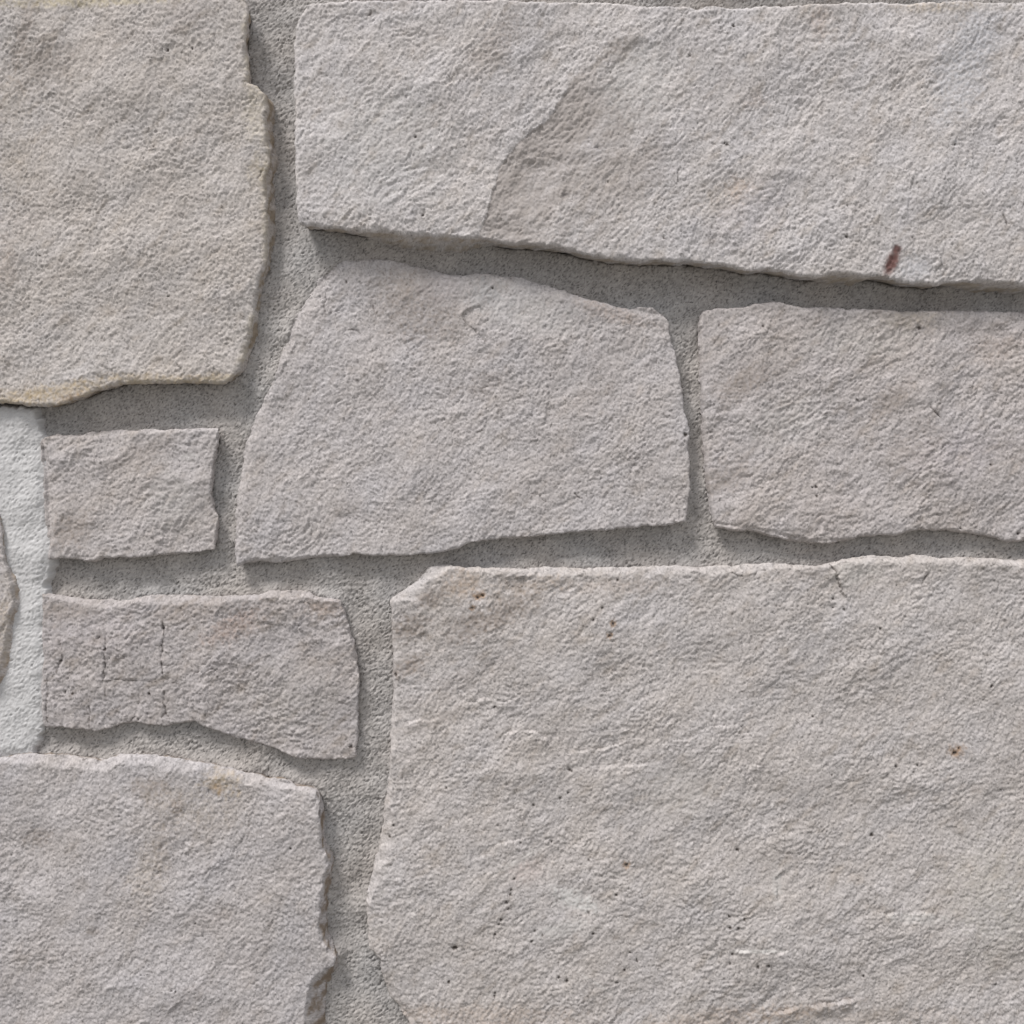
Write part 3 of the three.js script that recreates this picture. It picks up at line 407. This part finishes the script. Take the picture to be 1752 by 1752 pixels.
  sides: [{ p: [-163.7, -349.9], rx: 30, ry: 66, out: 10 }, { p: [-178, -436.9], rx: 32, ry: 60, out: 24 }, { p: [-161.7, -403.6], rx: 16, ry: 12, out: 7 }, { p: [-163.7, -278.3], rx: 24, ry: 50, out: 5 }] },
{ label: 'largest slab, filling the lower right, dotted with tiny black and rusty specks', seed: 89, facet: 0.42, level: 3, colour: [0.425, 0.395, 0.381], grain: 1.0, long: 1.35, gs: 1, mottle: 0.9, relief: 1.15, terrace: 0.4, dir: 0.7, round: 2.6, bands: 0.35,
  outline: [-106.5, -75.3, -97.8, -70.2, -85.5, -63, -76.8, -52.7, -73.2, -47.6, -55.8, -46.6, -39.9, -48.1, -17.4, -49.2, 9.2, -49.7, 35.3, -48.1, 62, -49.7, 88.1, -48.1, 114.7, -48.1, 141.3, -47.6, 167.5, -48.6, 194.1, -47.1, 220.2, -45.1, 246.3, -46.1, 262.2, -46.6, 279.6, -45.1, 286.8, -41.5, 307.8, -38.9, 325.2, -37.9, 339.5, -39.9, 360.5, -37.9, 377.9, -39.9, 404.6, -39.9, 428.6, -41.5, 448.6, -42.5, 514.2, -40.5, 596.1, -44, 606.3, -63.5, 602.2, -217.1, 606.3, -370.8, 600.2, -462.9, 524.4, -473.2, 370.8, -469.1, 217.1, -473.2, 63.5, -469.1, -38.9, -471.1, -64.5, -468.1, -82.4, -456.8, -95.3, -443.5, -106.5, -427.1, -112.7, -409.7, -117.3, -391.2, -125, -383.1, -126.5, -369.2, -127.5, -355.4, -127, -339.5, -125, -327.2, -122.4, -309.8, -118.3, -299.6, -116.2, -285.8, -113.7, -271.9, -112.2, -254.5, -108.6, -238.6, -107.5, -222.8, -106.5, -205.4, -106.5, -187.4, -106, -170, -105, -152.6, -105, -135.2, -105, -110.6, -106, -91.2],
  marks: [
    bevel([-106.5, -75.3, -85.5, -63, -73.2, -47.6, -55.8, -46.6], 6, 14), bevel([-55.8, -46.6, 12.3, -49.7, 89.1, -48.1, 194.1, -47.1, 279.6, -45.1], 3.4, 9), bevel([286.8, -41.5, 345.2, -38.9, 448.6, -42.5, 524.4, -41.5], 3, 7), bevel([-106.5, -75.8, -105, -114.7, -105, -152.6, -106.5, -196.6, -107.5, -227.4], 3.4, 6), bevel([-108.6, -217.1, -112.2, -254.5, -116.2, -285.8, -122.4, -309.8, -127, -339.5], 6, 14), bevel([-127, -340, -126.5, -369.2, -120.9, -391.2, -106.5, -427.1, -64.5, -468.1], 2, 9),
    patch([299.1, -53.3], 26, 12, 0.1, [0.47, 0.45, 0.425], 0.5),
    patch([-44, -63.5], 16, 16, 0, [0.37, 0.28, 0.21], 0.5), patch([-72.2, -74.8], 14, 10, 0.3, BROWN, 0.80), patch([-90.1, -101.9], 20, 14, 0.4, BROWN, 0.80), patch([-90.1, -135.2], 20, 9, 0.5, BROWN, 0.85), patch([-5.6, -86.5], 40, 14, 0.5, BROWN, 0.77), patch([-38.9, -101.9], 26, 13, 0.6, BROWN, 0.64), patch([12.3, -63.5], 40, 9, 0.1, [0.38, 0.30, 0.23], 0.3), patch([89.1, -63.5], 50, 10, 0, [0.45, 0.36, 0.29], 0.25), patch([-38.9, -145.4], 60, 12, 0.5, BROWN, 0.29), patch([-69.6, -183.8], 40, 7, 0.3, BROWN, 0.35), patch([12.3, -314.4], 22, 12, 0.3, [0.36, 0.27, 0.25], 0.25), patch([258.1, -53.3], 30, 8, 0, BROWN, 0.32),
    patch([-28.2, -72.7], 7, 5, 0, RUST, 0.42), pit([-30.2, -74.8], 1.3, 1.5, RUST), pit([-25.6, -73.2], 1.2, 1.5, RUST), pit([-34.8, -84], 1.2, 1.5, RUST), pit([88.1, -97.8], 1.6, 1.6, RUST), pit([85.5, -108.1], 1.5, 1.6, RUST), pit([78.9, -84], 1), pit([71.2, -94.2], 1.1), pit([-101.9, -142.4], 1.5), pit([92.7, -59.4], 1.3), pit([-15.4, -171], 1.3), pit([290.4, -85], 0.9), pit([281.1, -75.8], 1.1), pit([281.1, -83.5], 1), pit([321.6, -101.9], 1.3), pit([419.4, -152.1], 1.3), pit([263.7, -179.2], 0.9),
    patch([389.7, -208.9], 9, 7, 0, RUST, 0.39), pit([387.7, -211], 1.6, 1.6, RUST), pit([390.7, -206.9], 1.1, 1.4, RUST), pit([335.9, -222.3], 1.4), pit([351.8, -227.4], 1), pit([354.9, -221.7], 0.8), pit([279.6, -229.9], 0.9), pit([314.9, -282.7], 1.6), pit([197.7, -296.5], 1.6), pit([228.4, -279.1], 0.8), pit([99.9, -308.8], 1.7, 1.5, RUST), pit([50.2, -225.8], 1.4), pit([52.2, -227.4], 1), pit([49.2, -246.3], 1.1), pit([42, -250.9], 1.2), pit([18.9, -257.1], 1.2), pit([-57.4, -241.2], 1.0), pit([-104, -275], 1.2), pit([-107.5, -285.2], 1.1), pit([7.7, -289.3], 1.0), pit([34.8, -288.8], 0.9), pit([67.1, -304.7], 1.0), pit([2, -321.1], 1.1),
    pit([-1, -330.8], 1.2), pit([-2, -334.9], 1), pit([-5.1, -341.6], 1.4), pit([-3.1, -347.7], 1.2), pit([-9.7, -356.9], 1.2), pit([-11.8, -361], 1.1), pit([-14.9, -369.7], 1.2), pit([91.2, -334.9], 1.2), pit([66.6, -350.8], 1.2), pit([70.7, -368.7], 1.4), pit([20, -366.7], 1.1), pit([26.6, -370.8], 1.2), pit([17.4, -375.9], 1.3), pit([-51.2, -382], 1.8), pit([-49.2, -381.5], 1.3), pit([-55.3, -412.2], 1.6), pit([-14.9, -422], 1.2), pit([-15.4, -425], 1.2), pit([41, -408.1], 1.3), pit([48.1, -411.2], 1.6), pit([91.7, -412.2], 1.2), pit([109.1, -392.3], 1.1), pit([110.1, -393.8], 1.2), pit([98.8, -401.5], 1), pit([103.4, -385.6], 1), pit([190.5, -354.4], 1.2), pit([203.8, -356.9], 1.3), pit([191, -364.6], 1.2), pit([198.2, -365.1], 1.2), pit([193.6, -387.7], 1.3), pit([191.5, -396.4], 1.1), pit([215.6, -398.9], 1.6), pit([224.8, -397.9], 1.4), pit([307.8, -406.6], 1.0), pit([424, -414.3], 1.1),
    step([8.7, -169, 5.1, -166.4, -13.3, -166.9, -22.5, -164.4, -46.1, -168], 1.3, 9), step([35.8, -206.9, 30.7, -197.7, 25.1, -195.1, 14.9, -191.5, 5.1, -191, -2, -193.6, -10.2, -197.7], 1.7, 10), step([105.5, -206.9, 100.4, -199.2, 91.7, -202.3, 78.9, -207.9, 65.5, -208.9, 43, -212], 1.2, 8), step([101.9, -193.6, 95.8, -187.9, 84, -186.4], 1.0, 7), step([189, -187.9, 173.6, -187.9], 1.2, 5), step([220.2, -223.3, 209.4, -221.2, 200.7, -218.2], 1.0, 5), step([130.1, -219.7, 94.2, -222.3, 63.5, -225.3], 1.0, 8), step([94.2, -140.3, 87.1, -136.2, 84, -145.4], 0.8, 6), step([12.3, -283.7, -13.3, -292.9, -38.9, -309.3], 0.9, 10), step([232.5, -340, 230.4, -319.6, 240.2, -311.4], 0.9, 8), step([248.9, -384.6, 222.3, -385.6, 189, -384.1], 1.5, 6), step([370.8, -352.8, 345.2, -350.3, 314.4, -351.8], 1.0, 6), step([68.6, -306.7, 50.7, -311.9], 0.9, 4), step([-90.1, -110.6, -79.9, -108.6, -72.2, -104.5], 0.9, 5), step([-59.4, -180.3, -79.9, -183.3, -95.3, -186.4], 1.0, 8),
    groove([279.6, -45.1, 282.2, -53.3, 285.2, -61.5, 289.8, -71.7], 2.0, 0.8), step([293.9, -78.9, 285.2, -61.5, 280.6, -46.1], -2.0, 12), groove([366.2, -52.2, 361.5, -58.4, 357.4, -64.5], 2.0, 0.8), groove([191.5, -53.3, 197.7, -56.3, 203.3, -54.8], 1.8, 0.7), groove([212, -56.8, 218.2, -52.2, 223.3, -50.2], 1.6, 0.8), groove([371.8, -70.7, 376.9, -66.6], 0.8), groove([-2, -65, 4.1, -65.5, 8.7, -64], 1.4, 0.6), groove([329.8, -235.1, 342.6, -235.6], 0.8), groove([258.1, -260.7, 268.3, -255.5], 0.8), groove([422, -378.4, 431.2, -377.9], 0.9), groove([186.4, -391.2, 165.9, -391.2, 155.7, -389.2], 0.8),
    dent([55.8, -340], 20, 34, 1.1, 1.2), patch([55.8, -340], 24, 9, -0.35, [0.53, 0.515, 0.50], 1.1), patch([217.1, -384.6], 30, 1.8, 0, [0.54, 0.52, 0.50], 1.1, 0.6), patch([43, -365.6], 26, 8, 0.3, [0.50, 0.485, 0.47], 0.6), patch([232.5, -327.2], 5, 18, 0, [0.50, 0.485, 0.47], 0.6), patch([355.4, -355.4], 30, 5, -0.1, [0.50, 0.485, 0.47], 0.6), patch([7.2, -304.2], 26, 3, 0.5, [0.51, 0.49, 0.47], 0.6), patch([145.4, -242.7], 40, 26, 0.3, [0.46, 0.435, 0.415], 0.5), groove([32.8, -329.8, 40.5, -342.6, 50.7, -346.2], 0.8), dent([2, -63.5], 30, 12, 0.2, 1.5), step([-7.2, -63.5, 2, -58.4, 14.9, -55.8], 1.4, 7), dent([-59.4, -114.7], 44, 30, 0.5, 1.2),
    step([309.3, -419.4, 296.5, -428.1, 268.3, -433.2, 242.7, -437.3, 217.1, -439.9], 2.2, 20), patch([258.1, -437.3], 50, 6, 0.2, BROWN, 0.64), patch([-38.9, -442.5], 110, 12, 0, [0.38, 0.29, 0.22], 0.34), patch([181.3, -445], 70, 12, 0.1, [0.38, 0.29, 0.22], 0.36), patch([319.6, -442.5], 100, 10, 0, [0.37, 0.30, 0.24], 0.25), dent([268.3, -452.7], 180, 22, 0, 2.5), patch([422, -340], 40, 60, 0.2, [0.36, 0.345, 0.28], 0.22), dent([242.7, -416.9], 90, 20, 0.2, 1.2),
    patch([73.7, -412.8], 22, 1.2, -0.55, PALE, 0.5)] },
{ label: 'sliver of a block cut off by the left edge beside the whitish mortar', seed: 97, level: 4, colour: [0.415, 0.385, 0.372], grain: 0.9, relief: 0.8, terrace: 0.2, round: 3.5, side: { c: [0.27, 0.20, 0.13], m: 0.7 },
  outline: [-606.7, 65.5, -524.9, 69.6, -478.8, 64.5, -463.5, 38.9, -454.3, 10.7, -448.1, -9.7, -445.6, -32.7, -442, -49.1, -438.4, -63.4, -436.4, -76.2, -439.4, -91.6, -442, -109.5, -444, -122.8, -447.6, -134, -454.3, -150.4, -463.5, -170.9, -483.9, -185.2, -540.2, -188.3, -604.2, -185.2, -607.7, -63.4],
  marks: [patch([-445.1, -104.4], 10, 40, 0, OCHRE, 0.23)],
  sides: [{ p: [-437.9, -94.1], rx: 24, ry: 70, out: 14 }, { p: [-448.1, -135.1], rx: 24, ry: 40, out: 20 }] },

];
const placed = [];
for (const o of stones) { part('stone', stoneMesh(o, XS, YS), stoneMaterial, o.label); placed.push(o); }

// the blocks around them, out to the ends of the wall
const CX = coarse(EDGE_L, EDGE_R, 5.2), CY = coarse(EDGE_B, EDGE_T, 5.2);
const TONES = [[0.44, 0.41, 0.385], [0.42, 0.39, 0.37], [0.45, 0.425, 0.405], [0.40, 0.375, 0.36]];
let ringSeed = 500;
function course(xa, xb, yb, yt) {
  let x = xa;
  while (x < xb - 60) {
    let w = 190 + 170 * rand(); if (xb - x - w < 170) w = xb - x;
    const j = () => (rand() - 0.5) * 10, l = [], x1 = Math.min(x + w, xb), k = 5;
    for (let i = 0; i <= k; i++) l.push(x + (x1 - x) * i / k, yt - 3 + j());
    for (let i = 1; i < 3; i++) l.push(x1 + j() * 0.7, yt + (yb - yt) * i / 3);
    for (let i = k; i >= 0; i--) l.push(x + (x1 - x) * i / k, yb + 3 + j());
    for (let i = 2; i > 0; i--) l.push(x + j() * 0.7, yt + (yb - yt) * i / 3);
    const o = { outline: l, seed: ringSeed += 131, level: rand() * 10 - 2, colour: TONES[(rand() * 4) | 0], far: true };
    part('stone', stoneMesh(o, CX, CY), stoneMaterial); placed.push(o);
    x = x1 + 26 + rand() * 8;
  }
}
course(-1426, 1425, 706.8, 889.2);
course(-1426, 1425, 488.5, 678.6);
course(-1426, -632.4, 290.8, 460.3);
course(-1426, -632.4, 95.5, 262.5);
course(-1426, -637.5, -187, 67.3);
course(-1426, -647.8, -541.4, -215.2);
course(600.5, 1425, 206, 447.4);
course(597.9, 1425, -14.9, 177.7);
course(634.9, 1425, -243.5, -43.2);
course(634.9, 1425, -474.7, -271.7);
course(-1426, -149.5, -757.2, -569.7);
course(-121.2, 1425, -757.2, -502.9);
course(-1426, 1425, -937, -785.4);
course(-1426, 1425, -1191.3, -965.2);

// ---------------------------------------------------------------- mortar
const mortarMaterial = new THREE.MeshStandardMaterial({ color: 0xffffff, vertexColors: true, roughness: 0.97 });
mortarMaterial.name = 'mortar';
mortarMaterial.specularIntensity = 0.25;
const under = new Float32Array(MX.length * MY.length).fill(-REACH);
for (const o of placed) {
  const X = range(MX, o.box[0] - 25, o.box[2] + 25), Y = range(MY, o.box[1] - 25, o.box[3] + 25), d = distances(o.pts, X, Y);
  const i0 = MX.indexOf(X[0]), j0 = MY.indexOf(Y[0]);
  for (let j = 0; j < Y.length; j++) for (let i = 0; i < X.length; i++) { const k = (j + j0) * MX.length + i + i0; if (d[j * X.length + i] > under[k]) under[k] = d[j * X.length + i]; }
}
// how deep the joint was struck, mm behind the nominal face, around a few places
const DEPTHS = [
  [-213, 423, -9, 46],
  [-211, 325, -8, 46],
  [-203, 247, -8, 31],
  [-182, 216, -3.2, 28],
  [-164, 229, -3.5, 23],
  [-200, 174, -3, 28],
  [-221, 122, -2.5, 23],
  [-234, 71, -5, 23],
  [-252, 13, -9, 31],
  [-252, -38, -8, 26],
  [-117, 237, -8, 31],
  [-13, 226, -10, 46],
  [90, 205, -9, 46],
  [147, 174, -8, 31],
  [220, 200, -10, 46],
  [324, 192, -11, 46],
  [428, 190, -11, 46],
  [153, 143, -8, 26],
  [163, 81, -8, 31],
  [166, 13, -8, 31],
  [168, -18, -8, 26],
  [-325, 91, -10, 41],
  [-392, 81, -11, 31],
  [-273, 97, -8, 31],
  [-325, -57, -10, 46],
  [-397, -57, -12, 31],
  [-221, -57, -7, 36],
  [-143, -54, -5, 36],
  [-91, -41, -5, 26],
  [-13, -36, -7, 36],
  [90, -31, -8, 46],
  [220, -33, -7, 36],
  [324, -31, -7, 46],
  [428, -33, -6, 36],
  [-133, -95, -7, 31],
  [-122, -168, -8, 36],
  [-133, -225, -7, 31],
  [-143, -282, -8, 36],
  [-143, -355, -8, 41],
  [-141, -422, -9, 26],
  [-97, -448, -5.5, 31],
  [-115, -420, -5.5, 21],
  [-120, -396, -5, 18],
  [-325, -204, -6, 46],
  [-392, -203, -7, 31],
  [-221, -220, -6, 36],
  [-164, -236, -6, 31],
  [-174, -116, -7, 21],
];
function jointDepth(x, y) {
  let w = 0.06, t = -13 * 0.06;
  for (const [px, py, z, r] of DEPTHS) { const d = ((x - px) ** 2 + (y - py) ** 2) / (r * r), k = Math.exp(-d * 1.5); w += k; t += k * z; }
  return t / w;
}
function mortarGrain(x, y, s) {
  const wx = x + 0.8 * noise(x / 3, y / 3, s + 8), wy = y + 0.8 * noise(x / 3, y / 3, s + 9);
  return 1.0 * Math.abs(noise(wx / 5, wy / 5, s)) + 0.95 * Math.abs(noise(wx / 2.7, wy / 2.7, s + 1)) + 0.4 * noise(x / 1.7, y / 1.7, s + 2) + 1.9 * noise(x / 26, y / 24, s + 3) + 0.5 * (rnd(Math.round(x * 20), Math.round(y * 20), s + 6) - 0.5) + 0.35 * noise(x / 26, y / 3.4, s + 4) * smooth(-0.1, 0.5, noise(x / 40, y / 40, s + 5));
}
function sandGrain(x, y) {                       // black grains in the sand
  const c = 2.6, wx = x + noise(x / 6, y / 6, 930), gx = Math.floor(wx / c), gy = Math.floor(y / c); if (rnd(gx, gy, 931) > 0.15) return 0;
  return smooth(1, 0.4, Math.hypot(wx / c - gx - 0.3 - 0.4 * rnd(gx, gy, 932), y / c - gy - 0.3 - 0.4 * rnd(gx, gy, 933)) / (0.22 + 0.16 * rnd(gx, gy, 934)));
}
function holes(x, y, s, p) {                     // open pores between the sand grains
  const wx = x + 1.2 * noise(x / 4, y / 4, s), wy = y + 1.2 * noise(x / 4, y / 4, s + 1);
  return smooth(p, p + 0.28, noise(wx / 2.3, wy / 2.3, s + 2) + 0.35 * noise(x / 14, y / 14, s + 3));
}
{
  const nx = MX.length, ny = MY.length, pos = [], col = [], idx = [], corner = new Int32Array(nx * ny).fill(-1);
  const at = (k) => {
    if (corner[k] >= 0) return corner[k];
    const x = MX[k % nx], y = MY[(k / nx) | 0], near = -under[k];
    const h = holes(x, y, 901, 0.42);
    let z = jointDepth(x, y) + mortarGrain(x, y, 800) - 1.3 * h + 2.8 * smooth(10, 0, near) * (0.5 + 0.8 * noise(x / 27, y / 27, 805)) - 8 * smooth(1.2, 6.5, -near);
    const u0 = rnd(Math.round(x * 20), Math.round(y * 20), 824), v = (1 + 0.10 * noise(x / 22, y / 22, 820) + 0.08 * noise(x / 3, y / 3, 821) + 0.12 * noise(x / 1.5, y / 1.5, 822) + 0.5 * (u0 - 0.5)) * (u0 < 0.05 ? 0.5 : 1) * (1 - 0.6 * sandGrain(x, y)), w = 0.03 * noise(x / 50, y / 50, 823);
    pos.push(x, y, z); col.push(0.345 * v * (1 + w), 0.325 * v, 0.311 * v * (1 - w));
    return corner[k] = pos.length / 3 - 1;
  };
  for (let j = 0; j + 1 < ny; j++) for (let i = 0; i + 1 < nx; i++) {
    const k = j * nx + i; if (Math.min(under[k], under[k + 1], under[k + nx], under[k + nx + 1]) > 7) continue;
    const a = at(k), b = at(k + 1), c = at(k + nx + 1), d = at(k + nx); idx.push(a, b, c, a, c, d);
  }
  part('mortar', geometry(pos, col, idx), mortarMaterial);
}
// the smear of pale fresh mortar at the left, proud of the grey joints
{
  const o = { outline: [-481.8, 94.7, -450.9, 94.7, -430.3, 93.7, -419, 92.7, -418.5, 82.4, -412.3, 69, -409.8, 48.4, -407.2, 27.8, -406.7, 9.3, -404.1, -11.3, -401.5, -27.8, -402.5, -42.2, -408.7, -55.6, -411.3, -64.9, -407.2, -77.2, -407.2, -99.9, -408.2, -126.6, -409.2, -151.3, -410.8, -182.2, -412.3, -192.5, -417.5, -202.8, -421.1, -211.1, -421.1, -217.2, -450.9, -220.3, -481.8, -218.3, -502.4, -187.4, -471.5, -156.5, -454, -125.6, -453, -74.1, -461.2, -22.6, -481.8, 28.8, -492.1, 70]
  , seed: 71, marks: [] };
  const pts = ragged(o.outline, 71, 2.0), X = range(XS, -520, -390), Y = range(YS, -240, 110), nx = X.length, ny = Y.length, sd = distances(pts, X, Y);
  const pos = [], col = [], idx = [], corner = new Int32Array(nx * ny).fill(-1);
  const at = (k) => {
    if (corner[k] >= 0) return corner[k];
    const x = X[k % nx], y = Y[(k / nx) | 0], d = sd[k];
    const roll = 2.6 * smooth(13, 0, d), edge = smooth(-6.0, 2.6, d + 1.6 * noise(x / 5, y / 5, 78)), h = holes(x, y, 921, 0.6);
    let z = -1.0 - roll + WHITE_Z(x, y) + 0.75 * mortarGrain(x, y, 840) + 0.6 * Math.abs(noise(x / 4.2, y / 4.2, 845)) - h;
    z = -24 + (z + 24) * edge;
    const v = 1 + 0.03 * noise(x / 24, y / 24, 850) + 0.04 * noise(x / 2.6, y / 2.6, 851) + 0.04 * noise(x / 1.4, y / 1.4, 852) + 0.14 * (rnd(Math.round(x * 20), Math.round(y * 20), 853) - 0.5);
    pos.push(x, y, z); col.push(0.515 * v, 0.507 * v, 0.505 * v);
    return corner[k] = pos.length / 3 - 1;
  };
  for (let j = 0; j + 1 < ny; j++) for (let i = 0; i + 1 < nx; i++) {
    const k = j * nx + i; if (Math.max(sd[k], sd[k + 1], sd[k + nx], sd[k + nx + 1]) < -7) continue;
    const a = at(k), b = at(k + 1), c = at(k + nx + 1), d = at(k + nx); idx.push(a, b, c, a, c, d);
  }
  part('mortar', geometry(pos, col, idx), mortarMaterial, 'smear of whitish mortar bridging the joints at the left edge');
}
function WHITE_Z(x, y) { return 1.2 * noise(x / 60, y / 60, 860); }

renderer.render(scene, camera);
